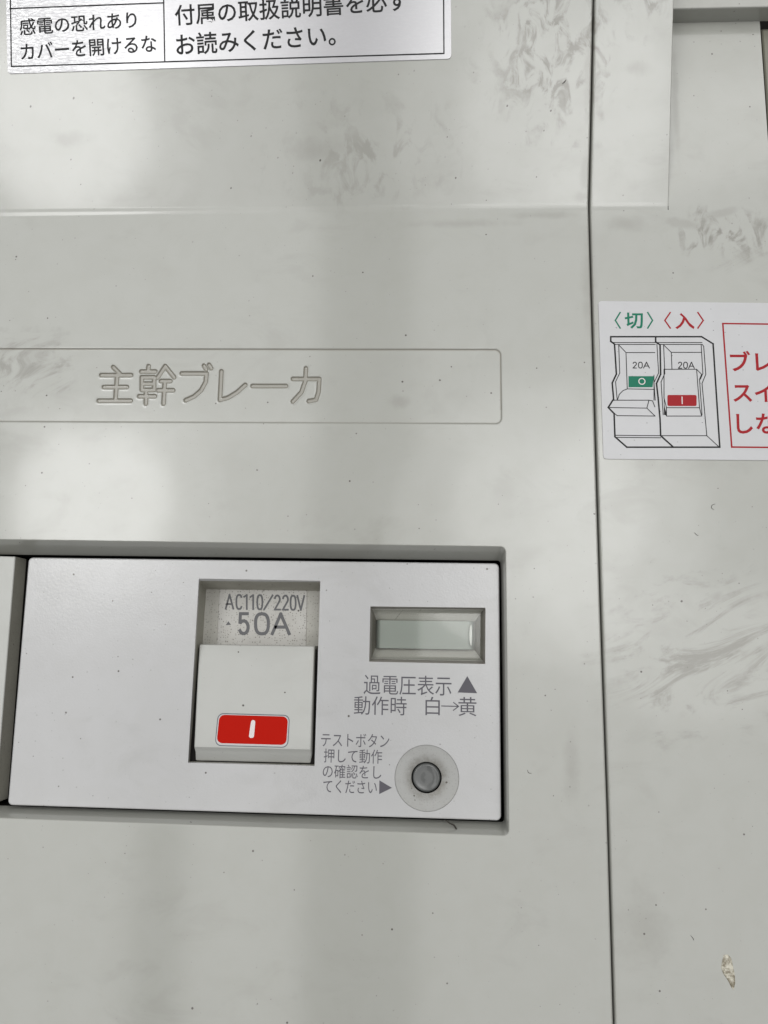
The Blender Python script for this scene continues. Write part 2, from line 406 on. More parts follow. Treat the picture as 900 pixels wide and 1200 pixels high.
# name panel window
np_tl, np_br = at(-70, 399), at(603, 507)
NX0, NX1, NY0, NY1 = np_tl[0], np_br[0], np_br[1], np_tl[1]
nrect = [(NX0, NY0, 0), (NX1, NY0, 0), (NX1, NY1, 0), (NX0, NY1, 0)]
cover = thing('main_cover', 'large grimy ivory cover with engraved name panel around the main breaker', 'panel cover', (0, 0, -6))
mb = MB(); r = 0.28
ysl = [y_bot] + list(np.linspace(at(700, 1190)[1], CRY-FIL, 14))
ysu = list(np.linspace(CRY+FIL, y_top, 7))
mb.sheet([(x_left, y_bot, 0)] + [(seam_x(y)-r, y, 0) for y in ysl] + [(x_left, CRY-FIL, 0)], [e0, nrect])
mb.sheet([(x_left, CRY+FIL, FLY(CRY+FIL))] + [(seam_x(y)-r, y, FLY(y)) for y in ysu] + [(x_left, y_top, FLY(y_top))])
def fold(mb, xa, xb, bead):                     # rounded fold with a slight moulded bead dying out to the right
    rows = []
    for k in range(9):
        t = -1+2*k/8; row = []
        for i in range(33):
            x = xa+(xb-xa)*i/32; y = CRY+FIL*t
            z = TILT*FIL*(t+1)**2/4
            z += bead(x)*math.cos(math.pi*t/2)**2
            row.append((x, y, z))
        rows.append(row)
    mb.loft(rows, closed=False)
xb0, xb1 = at(60, 246)[0], at(430, 246)[0]
fold(mb, x_left, seam_x(CRY)-r, lambda x: 0.08*min(1, max(0, 1-(x-xb0)/(xb1-xb0)))+0.01)
def edge(mb, ys, side, rr, zf, depth, sx=seam_x, gap=0.0):   # rounded long edge dropping away from the face
    rows = []
    for k in range(6):
        a = k/5*math.pi/2
        rows.append([(sx(y)+gap+side*(-rr+rr*math.sin(a)), y, zf(y)-rr+rr*math.cos(a)) for y in ys])
    rows.append([(sx(y)+gap, y, zf(y)-depth) for y in ys])
    mb.loft(rows, closed=False, flip=(side > 0))
zface = lambda y: max(0.0, FLY(y))
ally = ysl + ysu
edge(mb, ally, +1, r, zface, 7.0)
mb.loft([e0, e1, e2, e3], mi=0, flip=True); mb.loft([e3, zset(e3, -8)], smooth=False, mi=1, flip=True)
for a, b in (((x_left, y_bot), (x_left, CRY)), ((x_left, y_bot), (seam_x(y_bot)-r, y_bot))):
    mb.add([(*a, 0), (*b, 0), (*b, -18), (*a, -18)], [(0, 1, 2, 3)])
mb.add([(x_left, CRY, 0), (x_left, y_top, FLY(y_top)), (x_left, y_top, -18), (x_left, CRY, -18)], [(0, 1, 2, 3)])
xr = seam_x(y_top)-r
mb.add([(x_left, y_top, FLY(y_top)), (xr, y_top, FLY(y_top)), (xr, y_top, -18), (x_left, y_top, -18)], [(0, 1, 2, 3)])
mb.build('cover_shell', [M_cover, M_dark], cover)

# engraved name panel: a real relief, cut as a fine height field
STROKES = [
 [(132,429.5),(139.5,437)], [(118,439),(153,439)], [(121,453),(148,453)], [(115,469),(152.5,469)], [(136.5,440),(134.5,468)],
 [(173.5,428.5),(173,434)], [(165,434.8),(181.5,434.8)], [(165.5,441.5),(180,441.5)], [(180,441.5),(180,456.3)], [(165.5,456.3),(180,456.3)], [(165.5,441.5),(165.5,456.3)], [(168,449),(178,449)],
 [(162.5,463.8),(181,463.8)], [(170.5,457),(170.3,472.5)],
 [(193,428.5),(184,442)], [(193,428.5),(203.5,441.5)], [(188,446),(199,446)], [(184.5,456.8),(202.5,456.8)], [(192.5,446),(191,472.5)],
 [(212.5,437),(241.5,437)], [(241.5,437),(240.5,447)], [(240.5,447),(235,457)], [(235,457),(227,464)], [(227,464),(217,468.5)], [(238.5,428),(241,432)], [(244.5,427),(247,431)],
 [(259,434.5),(257.3,468)], [(257.3,468),(267,465.5)], [(267,465.5),(277.5,459)], [(277.5,459),(287,450.5)],
 [(295.5,451.8),(335,451.8)],
 [(343,443.5),(374,443.5)], [(374,443.5),(373,459)], [(373,459),(370,468)], [(370,468),(361.5,469.5)], [(358.3,431),(357.5,446)], [(357.5,446),(353,459)], [(353,459),(342.8,470)]]
gx = np.linspace(NX0, NX1, 1060); gy = np.linspace(NY0, NY1, 172)
X, Y = np.meshgrid(gx, gy)
PX, PY = proj(np.stack([X, Y, np.zeros_like(X)], -1))
# rounded frame line
T = np.clip((PX-0)/590, -0.2, 1.1)
top = 408.3 + T*0.9; bot = 493.8 + T*2.6; rgt = 587.0 + (PY-410)/86*0.9
hx, hy = 400.0, (bot-top)/2
dx = np.abs(PX-(rgt-hx)) - (hx-7); dy = np.abs(PY-(top+bot)/2) - (hy-7)
sd = np.minimum(np.maximum(dx, dy), 0) + np.hypot(np.maximum(dx, 0), np.maximum(dy, 0)) - 7    # <0 inside
ss = lambda a, b, x: (lambda t: t*t*(3-2*t))(np.clip((x-a)/(b-a), 0, 1))
Z = -0.20*ss(0.9, -0.9, sd)
D = np.full_like(PX, 99.0)
for (a, b) in STROKES:
    a = np.array(a); b = np.array(b); d = b-a; L2 = d@d
    t = np.clip(((PX-a[0])*d[0]+(PY-a[1])*d[1])/L2, 0, 1)
    D = np.minimum(D, np.hypot(PX-a[0]-t*d[0], PY-a[1]-t*d[1]))
Z += -0.24*ss(2.75, 1.6, D) + 0.02*np.exp(-((D-3.3)/0.8)**2)
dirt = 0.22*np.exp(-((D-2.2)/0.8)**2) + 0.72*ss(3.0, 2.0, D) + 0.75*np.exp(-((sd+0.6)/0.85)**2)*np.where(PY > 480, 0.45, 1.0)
rng = np.random.default_rng(3)
NYn, NXn = X.shape
xyz = np.stack([X*S, -Z*S, Y*S], -1).reshape(-1, 3)
org = np.array(board((0, 0, -6)))
idx = np.arange(NYn*NXn).reshape(NYn, NXn)
q = np.stack([idx[:-1, :-1], idx[:-1, 1:], idx[1:, 1:], idx[1:, :-1]], -1).reshape(-1, 4)
me = bpy.data.meshes.new('name_panel')
me.vertices.add(len(xyz)); me.vertices.foreach_set('co', (xyz-org).astype(np.float32).ravel())
me.loops.add(q.size); me.loops.foreach_set('vertex_index', q.astype(np.int32).ravel())
me.polygons.add(len(q)); me.polygons.foreach_set('loop_start', np.arange(0, q.size, 4, dtype=np.int32))
me.update(calc_edges=True); me.polygons.foreach_set('use_smooth', np.ones(len(q), bool))
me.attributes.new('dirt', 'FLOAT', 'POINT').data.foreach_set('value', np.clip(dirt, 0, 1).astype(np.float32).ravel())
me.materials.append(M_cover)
o = bpy.data.objects.new('name_panel', me); COL.objects.link(o); o.parent = cover
o['label'] = 'recessed name panel engraved with Japanese lettering'

# ------------------------------------------------------------------ side cover
side = thing('side_cover', 'ivory smudged cover right of the long seam with a raised raked strip', 'panel cover', at(820, 700, -6))
GAP = 0.30
mb = MB(); rs = 0.38
lx = lambda y: seam_x(y)+GAP+rs
rx_top, rx_bot = at(893.5, 60)[0], at(893.5, 60)[0]
y_wall = at(840, 26.0)[1]
XW = at(1120, 600)[0]                            # cover goes on to the right below the breaker opening
y_open = at(905, 215)[1]
wx = lambda y: float(np.interp(y, [CRY, up(789.4, 0)[1]], [at(783.4, 243.5)[0], up(789.4, 0)[0]]))
xe = at(890.5, 28)[0]; xe2 = at(899.6, 160)[0]
ztop = 3.2
mb.sheet([(lx(y), y, 0) for y in ysl] + [(lx(CRY-FIL), CRY-FIL, 0)] + [(wx(CRY), CRY-FIL, 0)] +
         [(wx(y_wall), y_wall, 0), (xe, y_wall, 0), (xe2, at(899.6, 160)[1], 0), (xe2+0.2, y_open, 0), (XW, y_open, 0), (XW, y_bot, 0)])
mb.sheet([(lx(y), y, FLY(y)) for y in ysu] + [(wx(y)-0.12, y, FLY(y)) for y in reversed(ysu)])
fold(mb, lx(CRY), wx(CRY)-0.12, lambda x: 0.0)
edge(mb, ally, -1, rs, zface, 7.0, gap=GAP)
# right flank of the raked strip
rows = []
for k in range(5):
    a = k/4*math.pi/2
    rows.append([(wx(y)-0.12+0.12*math.sin(a), y, max(0, FLY(y)-0.12+0.12*math.cos(a))) for y in [CRY]+ysu])
rows.append([(wx(y)+0.02, y, 0) for y in [CRY]+ysu]); mb.loft(rows, closed=False, flip=True)
# lower step above the opening: wall facing down, then the outer face
yw2 = at(840, 8.4, ztop)[1]
xa = wx(y_wall)-0.5
prof = [(y_wall, 0), (yw2-0.12, ztop-0.25), (yw2-0.03, ztop-0.07), (yw2+0.10, ztop), (y_top, ztop+0.1)]
mb.loft([[(xa, y, z), (XW, y, z)] for y, z in prof], closed=False, smooth=False)
# edge of the opening at far right
mb.loft([[(xe, y_wall, 0), (xe2, at(899.6, 160)[1], 0), (xe2+0.2, y_open, 0), (XW, y_open, 0)],
         [(xe+0.03, y_wall, -0.2), (xe2+0.03, at(899.6, 160)[1], -0.2), (xe2+0.23, y_open+0.1, -0.2), (XW, y_open+0.1, -0.2)],
         [(xe+0.03, y_wall, -7), (xe2+0.03, at(899.6, 160)[1], -7), (xe2+0.23, y_open+0.1, -7), (XW, y_open+0.1, -7)]], closed=False, smooth=False)
mb.add([(XW, y_bot, 0), (XW, y_open, 0), (XW, y_open, -18), (XW, y_bot, -18)], [(0, 1, 2, 3)])
mb.add([(lx(y_bot), y_bot, 0), (XW, y_bot, 0), (XW, y_bot, -18), (lx(y_bot), y_bot, -18)], [(0, 1, 2, 3)])
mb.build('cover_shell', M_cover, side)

# breaker just showing in the opening at the top right corner
bx = at(892.6, 60, -1.2)
t_ = thing('branch_breaker', 'dim olive grey breaker edge in the opening at the top right corner', 'circuit breaker', (XW-8, y_open+12, -18))
mb = MB()
ya, yb = y_open+0.6, y_wall-0.1
pr = [(ya, -1.0), (yb-0.9, -1.0), (yb-0.25, -1.5), (yb, -3.0)]
L0 = [(bx[0]+0.25, y, z-0.25) for y, z in pr]; L1 = [(bx[0]+0.45, y, z) for y, z in pr]; L2 = [(XW, y, z) for y, z in pr]
mb.loft([[(bx[0]+0.2, y, -16) for y, z in pr], L0, L1, L2], closed=False, smooth=False)
mb.build('body', plastic('dim_olive_plastic', (0.21, 0.205, 0.165), 0.5, dirt=1.2, smear=False), t_)

# ------------------------------------------------------------------ main breaker
ZF = -2.6                                       # height of its face
brk = thing('main_breaker', 'white main breaker with its rocker down showing a red mark, window and test button', 'circuit breaker', at(300, 800, -10))
fpc = [at(33.4, 653.2, ZF), at(584.9, 660.2, ZF), at(587.4, 961.9, ZF), at(8.8, 943.6, ZF)]
swc = [at(233.0, 678.0, ZF), at(375.4, 680.6, ZF), at(368.6, 897.6, ZF), at(220.3, 893.8, ZF)]
wic = [at(434.0, 710.6, ZF), at(569.0, 712.2, ZF), at(568.6, 778.2, ZF), at(432.6, 775.4, ZF)]
bc = at(500.2, 911.8, ZF); br = 38.6/7.55
rg = at(537.8, 912, ZF)[0]-at(462.8, 912, ZF)[0]; rv = at(500, 872, ZF)[1]-at(500, 951.7, ZF)[1]
RR = (rg+rv)/4
mb = MB()
f0 = rquad(fpc, 0.75, -0.22, ZF); f1 = rquad(fpc, 0.75, -0.10, ZF-0.03); f2 = rquad(fpc, 0.75, -0.03, ZF-0.1); f3 = rquad(fpc, 0.75, 0, ZF-0.24)
s0 = rquad(swc, 0.06, 0.0, ZF); s1 = rquad(swc, 0.06, -0.10, ZF-0.25)
w0 = rquad(wic, 0.08, 0.0, ZF); w1 = rquad(wic, 0.08, -0.05, ZF-0.12)
k0 = circ(bc, RR, ZF, 64)
mb.sheet(f0, [s0, w0, k0])
mb.loft([f3, f2, f1, f0]); mb.loft([zset(f3, ZF-8), f3], smooth=False)
swi = [at(241.6, 690.6, -8.6), at(378, 692.5, -8.6), at(370, 889, -8.6), at(228.5, 886.5, -8.6)]
lip = rquad([at(234.0, 680.6, ZF-0.5), at(375.2, 682.2, ZF-0.5), at(368.5, 896.6, ZF-0.5), at(221.4, 892.8, ZF-0.5)], 0.06, 0, ZF-0.5)
mb.loft([s0, lip], smooth=False, flip=True)
mb.build('faceplate', M_face, brk)
mb = MB()
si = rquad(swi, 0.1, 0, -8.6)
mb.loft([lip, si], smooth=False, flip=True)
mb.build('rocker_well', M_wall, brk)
# floor of the well: paler raised rating pad between two darker strips
mb = MB()
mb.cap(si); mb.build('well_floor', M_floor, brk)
q4 = [at(230.8, 759, -5.3), at(371.3, 761, -5.3), at(368.2, 896.8, -3.7), at(222.6, 892.8, -3.7)]
mb = MB(); mb.add(q4, [(3, 2, 1, 0)]); mb.build('rocker_slot', M_dark, brk)
pad = [at(257.5, 690.8, -8.45), at(359.5, 692.3, -8.45), at(358, 775, -8.45), at(253.5, 773, -8.45)]
p0 = rquad(pad, 0.1, 0, -8.45); p1 = rquad(pad, 0.1, 0.08, -8.6)
mb = MB(); mb.cap(p0); mb.loft([p1, p0], smooth=False)
padm = mb.build('rating_pad', M_pad, brk)
zc = lambda z: (lambda x, y: z)
mb = MB()
a8 = lambda px, py: at(px, py, -8.45)
digits(mb, [('A',264.5,273.5),('C',277,283.5),('1',286,290),('1',293.5,297.5),('0',301.5,307.5),('/',309.5,319.5),('2',322,328),('2',331.5,337.5),('0',340.5,346.5),('V',348.5,356.5)], 697, 713.5, 0.31, zc(-8.43), a8, 0.015)
digits(mb, [('5',280.5,291),('0',299.5,314.5),('A',319,339)], 719.2, 742.5, 0.53, zc(-8.43), a8, 0.008)
fill(mb, [(264.5, 732.6), (267.6, 728.0), (270.8, 732.2)], zc(-8.43), a8)
mb.build('rating_lettering', M_ink2, padm)

# rocker handle
def hz(y):                                      # rocker front leans out towards its lower end
    return float(np.interp(y, [ya_h, yt_h], [-1.9, -4.2]))
ht = at(300, 756.0, -4.2)[1]; hb = at(297, 878, -1.9)[1]; hbb = at(297, 893.6, -3.6)[1]
ya_h, yt_h = hb, ht
hl_t, hr_t = at(233.4, 757, -4.2)[0], at(368.6, 757, -4.2)[0]
hl_b, hr_b = at(227.0, 877, -1.9)[0], at(364.2, 880, -1.9)[0]
hl_e, hr_e = at(229.2, 892, -3.6)[0], at(364.0, 894.6, -3.6)[0]
sl = at(360, 880, -1.9)[1]-at(360, 882.5, -1.9)[1]
mb = MB()
prof = [(ht, -12, hl_t, hr_t), (ht, -4.5, hl_t, hr_t), (ht-0.10, -4.28, hl_t, hr_t), (ht-0.3, -4.2, hl_t, hr_t)]
for k in range(1, 8):
    t = k/8; y = ht-0.3+(hb+0.6-ht+0.3)*t
    prof.append((y, hz(y)+0.10*math.sin(math.pi*t), hl_t+(hl_b-hl_t)*t, hr_t+(hr_b-hr_t)*t))
prof += [(hb+0.5, hz(hb+0.5), hl_b, hr_b), (hb+0.15, hz(hb+0.15)-0.06, hl_b, hr_b), (hb-0.2, -2.3, hl_b, hr_b), (hb-0.7, -2.75, hl_b+0.02, hr_b),
         (hbb+0.25, -3.45, hl_e, hr_e), (hbb, -3.9, hl_e+0.1, hr_e-0.1), (hbb, -12, hl_e+0.1, hr_e-0.1)]
rb = 0.28
rows = []
for (y, z, xl, xr_) in prof:
    zb = -12
    row = [(xl, y, zb), (xl, y, max(zb, z-rb))]
    for k in range(1, 4):
        a = k/4*math.pi/2; row.append((xl+rb-rb*math.cos(a), y, max(zb, z-rb+rb*math.sin(a))))
    row += [(xl+rb, y, z), (xr_-rb, y, z)]
    for k in range(1, 4):
        a = k/4*math.pi/2; row.append((xr_-rb+rb*math.sin(a), y, max(zb, z-rb+rb*math.cos(a))))
    row += [(xr_, y, max(zb, z-rb)), (xr_, y, zb)]
    rows.append(row)
mb.loft(rows, closed=False, flip=True)
hd = mb.build('rocker_handle', M_handle, brk)
hd.data.set_sharp_from_angle(angle=math.radians(35))
mb = MB(); tb = at(289, 893.2, -3.9)
mb.box((tb[0]-1.5, tb[1]-0.25, -4.6), (tb[0]+1.5, tb[1]+0.25, -3.9)); mb.build('moulding_tab', M_handle, hd)
# red on-mark badge let into the handle
aH = lambda px, py: (lambda z: at(px, py, z))(-2.35)
def hsurf(x, y):
    t = (y-(ht-0.3))/(hb+0.9-ht)
    return hz(y)+0.10*math.sin(math.pi*min(1, max(0, t)))
def hrq(x0, y0, x1, y1, rr, lift):
    dy = (x1-x0)*0.028
    c = [aH(x0, y0), aH(x1, y0+dy), aH(x1-1.5, y1+dy), aH(x0-2.5, y1)]
    return [(p[0], p[1], hsurf(p[0], p[1])+lift) for p in rquad(c, rr, 0, 0.0)]
mb = MB(); q0 = hrq(254.8, 835.6, 339.6, 873.6, 0.95, 0.02); mb.cap(q0); mb.build('badge_groove', M_line, hd)
mb = MB(); q0 = hrq(255.9, 836.8, 338.6, 872.6, 0.85, 0.045); mb.cap(q0); mb.build('badge_border', M_badge, hd)
mb = MB(); q0 = hrq(257.0, 837.6, 337.4, 870.4, 0.85, 0.07); mb.cap(q0)
mb.build('red_badge', M_red, hd)
mb = MB(); q0 = hrq(294.4, 843.8, 299.4, 864.4, 0.33, 0.095); mb.cap(q0); mb.build('on_mark', M_wht, hd)

# indicator window: sunk clear cover over a grey flag with rounded ends
mb = MB()
wd = rquad([at(436.5, 713.5, -4.2), at(566.2, 714.5, -4.2), at(566.0, 775.0, -4.2), at(435.0, 772.0, -4.2)], 0.1, 0, -4.2)
wf = rquad([at(441, 726.5, -6.6), at(556.5, 728.0, -6.6), at(556.0, 761.5, -6.6), at(440, 759.5, -6.6)], 0.1, 0, -6.6)
mb.loft([w0, w1, wd], smooth=False, flip=True, mi=1)
C0 = [at(436.5, 713.5, -4.2), at(566.2, 714.5, -4.2), at(566.0, 775.0, -4.2), at(435.0, 772.0, -4.2)]
C1 = [at(441, 726.5, -6.6), at(556.5, 728.0, -6.6), at(556.0, 761.5, -6.6), at(440, 759.5, -6.6)]
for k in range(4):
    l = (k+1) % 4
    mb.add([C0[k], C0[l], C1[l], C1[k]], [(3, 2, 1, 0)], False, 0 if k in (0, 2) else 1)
mb.cap(wf, mi=1)
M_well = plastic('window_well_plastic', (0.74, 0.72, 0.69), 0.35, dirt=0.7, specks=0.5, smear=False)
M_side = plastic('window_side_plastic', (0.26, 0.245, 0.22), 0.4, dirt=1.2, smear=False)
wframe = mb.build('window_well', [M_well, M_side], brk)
mb = MB()
fl, fr = at(440.5, 744, -5.6)[0], at(555.5, 744, -5.6)[0]
fb_, ft_ = at(498, 760.3, -5.6)[1], at(498, 727.6, -5.6)[1]
R2 = 0.9; row = []
for k in range(9):
    a = k/8*math.pi/2; row.append((fl+R2-R2*math.cos(a), -5.6-R2+R2*math.sin(a)))
for k in range(9):
    a = k/8*math.pi/2; row.append((fr-R2+R2*math.sin(a), -5.6-R2+R2*math.cos(a)))
mb.loft([[(x, y, z) for x, z in row] for y in (fb_, ft_)], closed=False)
mb.loft([[(x, ft_, z) for x, z in row], [(x, ft_, -6.6) for x, z in row]], closed=False, smooth=False)
fo = mb.build('indicator_flag', M_flag, brk)
mb = MB(); c_ = at(551.6, 744.4, -4.9); rows = []   # added white rib, paints the lamp glint at the window's right end
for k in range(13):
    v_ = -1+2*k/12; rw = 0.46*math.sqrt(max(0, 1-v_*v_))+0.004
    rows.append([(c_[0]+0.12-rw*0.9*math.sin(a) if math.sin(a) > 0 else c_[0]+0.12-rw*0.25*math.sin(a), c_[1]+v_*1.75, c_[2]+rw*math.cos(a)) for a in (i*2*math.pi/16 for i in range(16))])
mb.loft(rows); mb.build('glint_rib', M_glint, brk)
bbn = M_flag.node_tree.nodes['Principled BSDF']; bbn.inputs['Coat Weight'].default_value = 0.35; bbn.inputs['Coat Roughness'].default_value = 0.2
# clear cover: thin frustum shell of clear plastic
mb = MB()
g0 = rquad([at(437.0, 714.0, -4.0), at(565.6, 715.0, -4.0), at(565.4, 774.4, -4.0), at(435.6, 771.6, -4.0)], 0.12, 0, -4.0)
g1 = rquad([at(437.5, 716.5, -3.2), at(564.6, 717.6, -3.2), at(564.4, 772.4, -3.2), at(436.4, 770.0, -3.2)], 0.12, -0.1, -3.2)
g1b = rquad([at(437.5, 716.5, -3.2), at(564.6, 717.6, -3.2), at(564.4, 772.4, -3.2), at(436.4, 770.0, -3.2)], 0.12, -0.2, -3.12)
bot_ = zset(g0, -4.0)
mb.loft([g0, g1, g1b]); mb.cap(g1b)
v_, f_ = len(mb.v), None
mb2 = MB(); mb2.cap(bot_); mb.add(mb2.v, [f[::-1] for f in mb2.f])
mb.build('clear_cover', M_clear, brk)

# test button in a shallow dished ring
mb = MB()
kb = at(499.8, 911.4, ZF-0.5); BR = 17.6/7.45
k1 = circ(bc, RR-0.03, ZF-0.2, 64); k2 = circ(bc, RR-0.12, ZF-0.26, 64); k3 = circ((bc+kb)/2, RR*0.75, ZF-0.42, 64)
k4 = circ(kb, BR+0.12, ZF-0.62, 64); k5 = circ(kb, BR, ZF-0.72, 64); k6 = circ(kb, BR, ZF-5, 64)
mb.loft([k0, k1, k2], smooth=False, flip=True, mi=0); mb.loft([k2, k3, k4, k5], flip=True); mb.loft([k5, k6], flip=True, mi=2); mb.cap(k6, mi=2)
mb.build('button_ring', [M_ring, M_wall, M_dark], brk)
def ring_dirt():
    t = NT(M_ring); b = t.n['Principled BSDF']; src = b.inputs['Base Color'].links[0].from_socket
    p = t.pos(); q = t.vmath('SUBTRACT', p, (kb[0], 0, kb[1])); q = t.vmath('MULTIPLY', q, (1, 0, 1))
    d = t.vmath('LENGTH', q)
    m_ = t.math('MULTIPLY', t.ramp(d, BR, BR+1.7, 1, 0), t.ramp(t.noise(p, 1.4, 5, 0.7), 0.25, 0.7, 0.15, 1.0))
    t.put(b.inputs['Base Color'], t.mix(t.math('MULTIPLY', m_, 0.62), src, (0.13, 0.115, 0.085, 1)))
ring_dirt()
mb = MB(); B1 = 16.3/7.45
zz = ZF-0.55
prof = [(B1, zz-4), (B1, zz-0.35), (B1*0.96, zz-0.12), (B1*0.88, zz), (B1*0.80, zz-0.01), (B1*0.72, zz-0.07), (B1*0.4, zz-0.06), (B1*0.15, zz-0.05)]
mb.loft([circ(kb, a, z, 48) for a, z in prof]); mb.cap(circ(kb, B1*0.15, zz-0.05, 48))
mb.build('test_button', M_btn, brk)

# printing on the faceplate
zt = zc(ZF+0.02); aF = lambda px, py: at(px, py, ZF)
mb = MB()
lettering(mb, '過電圧表示', 426, 791.4, 529, 814.4, zt, aF)
fill(mb, [(536.2, 811.5), (547.6, 792.2), (559.2, 812.4)], zt, aF)
lettering(mb, '動作時', 414.8, 816, 476.5, 838, zt, aF)
lettering(mb, '白', 498.6, 816.6, 515.4, 838.2, zt, aF)
line(mb, [(517.5, 827.3), (537.2, 827.8)], 0.16, zt, aF); line(mb, [(531.5, 823.2), (537.4, 827.8), (531.3, 832.4)], 0.16, zt, aF)
lettering(mb, '黄', 537.2, 816.8, 558.4, 839.2, zt, aF)
mb.build('window_lettering', M_ink, brk)
mb = MB()
lettering(mb, 'テストボタン', 376.2, 859.6, 456.2, 875.4, zt, aF)
lettering(mb, '押して動作', 379.4, 877.8, 447.8, 894.4, zt, aF)
lettering(mb, 'の確認をし', 378.2, 896.2, 446.8, 912.4, zt, aF)
lettering(mb, 'てください', 378.8, 914.4, 441.6, 929.8, zt, aF)
fill(mb, [(444.6, 914.4), (459.4, 923.2), (444.4, 930.6)], zt, aF)
mb.build('button_lettering', M_ink, brk)

# blank neighbour at the left edge
mb = MB()
bl = [at(-235, 645, ZF), at(17.8, 652.2, ZF), at(-5.6, 941.5, ZF), at(-235, 934, ZF)]
g0 = rquad(bl, 0.2, -0.15, ZF); g1 = rquad(bl, 0.2, -0.04, ZF-0.05); g2 = rquad(bl, 0.2, 0, ZF-0.16)
gq = [at(-235, 645, ZF), at(18.6, 652.2, ZF), at(-4.6, 941.5, ZF), at(-235, 934, ZF)]
mb.cap(g0); mb.loft([g2, g1, g0]); mb.loft([rquad(gq, 0.2, 0.0, -6.2), g2], smooth=False, mi=1)
mb.loft([rquad(gq, 0.2, 0.0, -12), rquad(gq, 0.2, 0.0, -6.2)], smooth=False, mi=2)
tag(mb.build('blank_plate', [M_blank, M_wall, M_dark]), 'plain blank plate at the left edge beside the main breaker', 'blanking plate')

# ------------------------------------------------------------------ warning sticker on the raked face (top left)
uS = lambda lift: (lambda x, y: FLY(y)+lift)
st = thing('warning_sticker', 'silvery ruled warning sticker with black Japanese text at the top left', 'sticker', up(268, 40, 0))
mb = MB()
P0 = [up(9.4, 87.0), up(528.8, 69.4), up(528.0, -95), up(5.6, -95)]
a_ = rquad(P0, 0.6, 0, 0.0); 
sk = lambda L, lift: [(p[0], p[1], FLY(p[1])+lift) for p in L]
mb.sheet(sk(a_, 0.14)); mb.loft([sk(a_, 0.0), sk(a_, 0.14)], smooth=False)
mb.build('film', M_foil, st)
mb = MB(); z2 = uS(0.155)
line(mb, [(11.4, -95), (13.8, 78.6), (520.2, 63.4), (519.4, -95)], 0.22, z2, up)
line(mb, [(190.4, -95), (193.4, 72.6)], 0.22, z2, up)
line(mb, [(11.8, 10.9), (190.8, 4.2)], 0.22, z2, up)
mb.build('ruled_lines', M_black, st)
SL = 0.040
mb = MB()
lettering(mb, '感電の恐れあり', 22.8, 18.2, 160.4, 38.0, z2, up, 0.013, SL)
lettering(mb, 'カバーを開けるな', 24.0, 46.5, 183.5, 67.0, z2, up, 0.013, SL)
lettering(mb, '付属の取扱説明書を必ず', 204.0, -2.6, 477.0, 22.6, z2, up, 0.013, SL)
lettering(mb, 'お読みください。', 206.0, 34.4, 393.0, 60.6, z2, up, 0.013, SL)
fill(mb, [(62, 0.8), (98, -0.6), (98, -12), (62, -11)], z2, up)
mb.build('lettering', M_black, st)

# ------------------------------------------------------------------ instruction sticker on the side cover
st = thing('instruction_sticker', 'white instruction sticker with breaker drawing and red framed text, right of the seam', 'sticker', at(800, 445))
mb = MB()
P0 = [at(707.0, 538.0), at(1075, 541.0), at(1063, 357.5), at(700.9, 353.2)]
a_ = rquad(P0, 0.55, 0, 0.0)
mb.sheet(zset(a_, 0.16)); mb.loft([zset(a_, 0.001), zset(a_, 0.16)], smooth=False)
mb.build('film', M_stick, st)
K = 900/220
cp = lambda x, y: at(680+x/K, 330+y/K)
z3 = zc(0.172)
mb = MB(); wd_ = 0.26
for pts in ([(145,288),(145,266),(580,266),(635,300),(667,795),(222,795),(165,745),(161,634)],
            [(145,288),(163,302),(172,445),(152,488),(159,570)],
            [(155,570),(133,605),(161,634)],
            [(360,266),(360,290),(381,305),(384,445),(364,490),(372,560),(381,660),(384,740),(445,795)]):
    line(mb, pts, wd_, z3, cp)
fill(mb, [(398,480),(403,600),(415,645),(400,640)], z3, cp)
mb.build('drawing_outline', M_black, st)
mb = MB(); wt = 0.135
for pts in ([(150,294),(360,294)], [(366,294),(582,294)], [(163,303),(358,303)], [(381,303),(583,303)],
            [(183,305),(188,440),(168,482),(176,570)], [(183,305),(218,342),(356,342)], [(218,342),(224,516),(352,518)],
            [(178,566),(186,542),(204,524),(224,516)], [(155,570),(328,570),(345,573),(356,602)], [(133,605),(318,608),(357,646),(176,644),(161,632)],
            [(328,570),(318,608)], [(165,738),(384,740),(605,740),(662,793)], [(168,748),(384,750)], [(352,450),(352,570)],
            [(366,300),(374,440),(352,486),(358,570)],
            [(398,305),(404,442),(386,482),(396,640)], [(398,305),(435,341),(578,341)], [(435,341),(438,420)],
            [(400,422),(556,422),(570,606),(412,606),(400,560),(400,422)], [(556,422),(580,446)], [(412,606),(412,646),(580,646),(570,606)], [(580,446),(570,470),(582,640)],
            [(583,303),(590,312),(600,446),(582,490),(592,600),(605,740)], [(578,306),(586,442),(574,470)]):
    line(mb, pts, wt, z3, cp)
digits(mb, [('2',252,268),('0',278,296),('A',302,330)], 388, 416, 0.15, z3, cp); digits(mb, [('2',469,485),('0',494,512),('A',518,545)], 388, 417, 0.15, z3, cp)
mb.build('drawing_detail', M_black, st)
mb = MB()
gl = [cp(230,455), cp(352,455), cp(345,508), cp(230,508)]; mb.sheet([(p[0], p[1], 0.182) for p in gl])
lettering(mb, '切', 212, 150, 300, 228, z3, cp, 0.022)
line(mb, [(190,150),(167,188),(190,225)], 0.24, z3, cp); line(mb, [(322,150),(345,188),(322,225)], 0.24, z3, cp)
mb.build('green_print', M_green, st)
mb = MB()
rr_ = rquad([cp(416,545), cp(556,545), cp(556,598), cp(416,598)], 0.25, 0, 0.182); mb.sheet(rr_)
lettering(mb, '入', 452, 152, 545, 230, z3, cp, 0.022)
line(mb, [(430,150),(404,188),(430,225)], 0.24, z3, cp); line(mb, [(562,150),(588,188),(562,225)], 0.24, z3, cp)
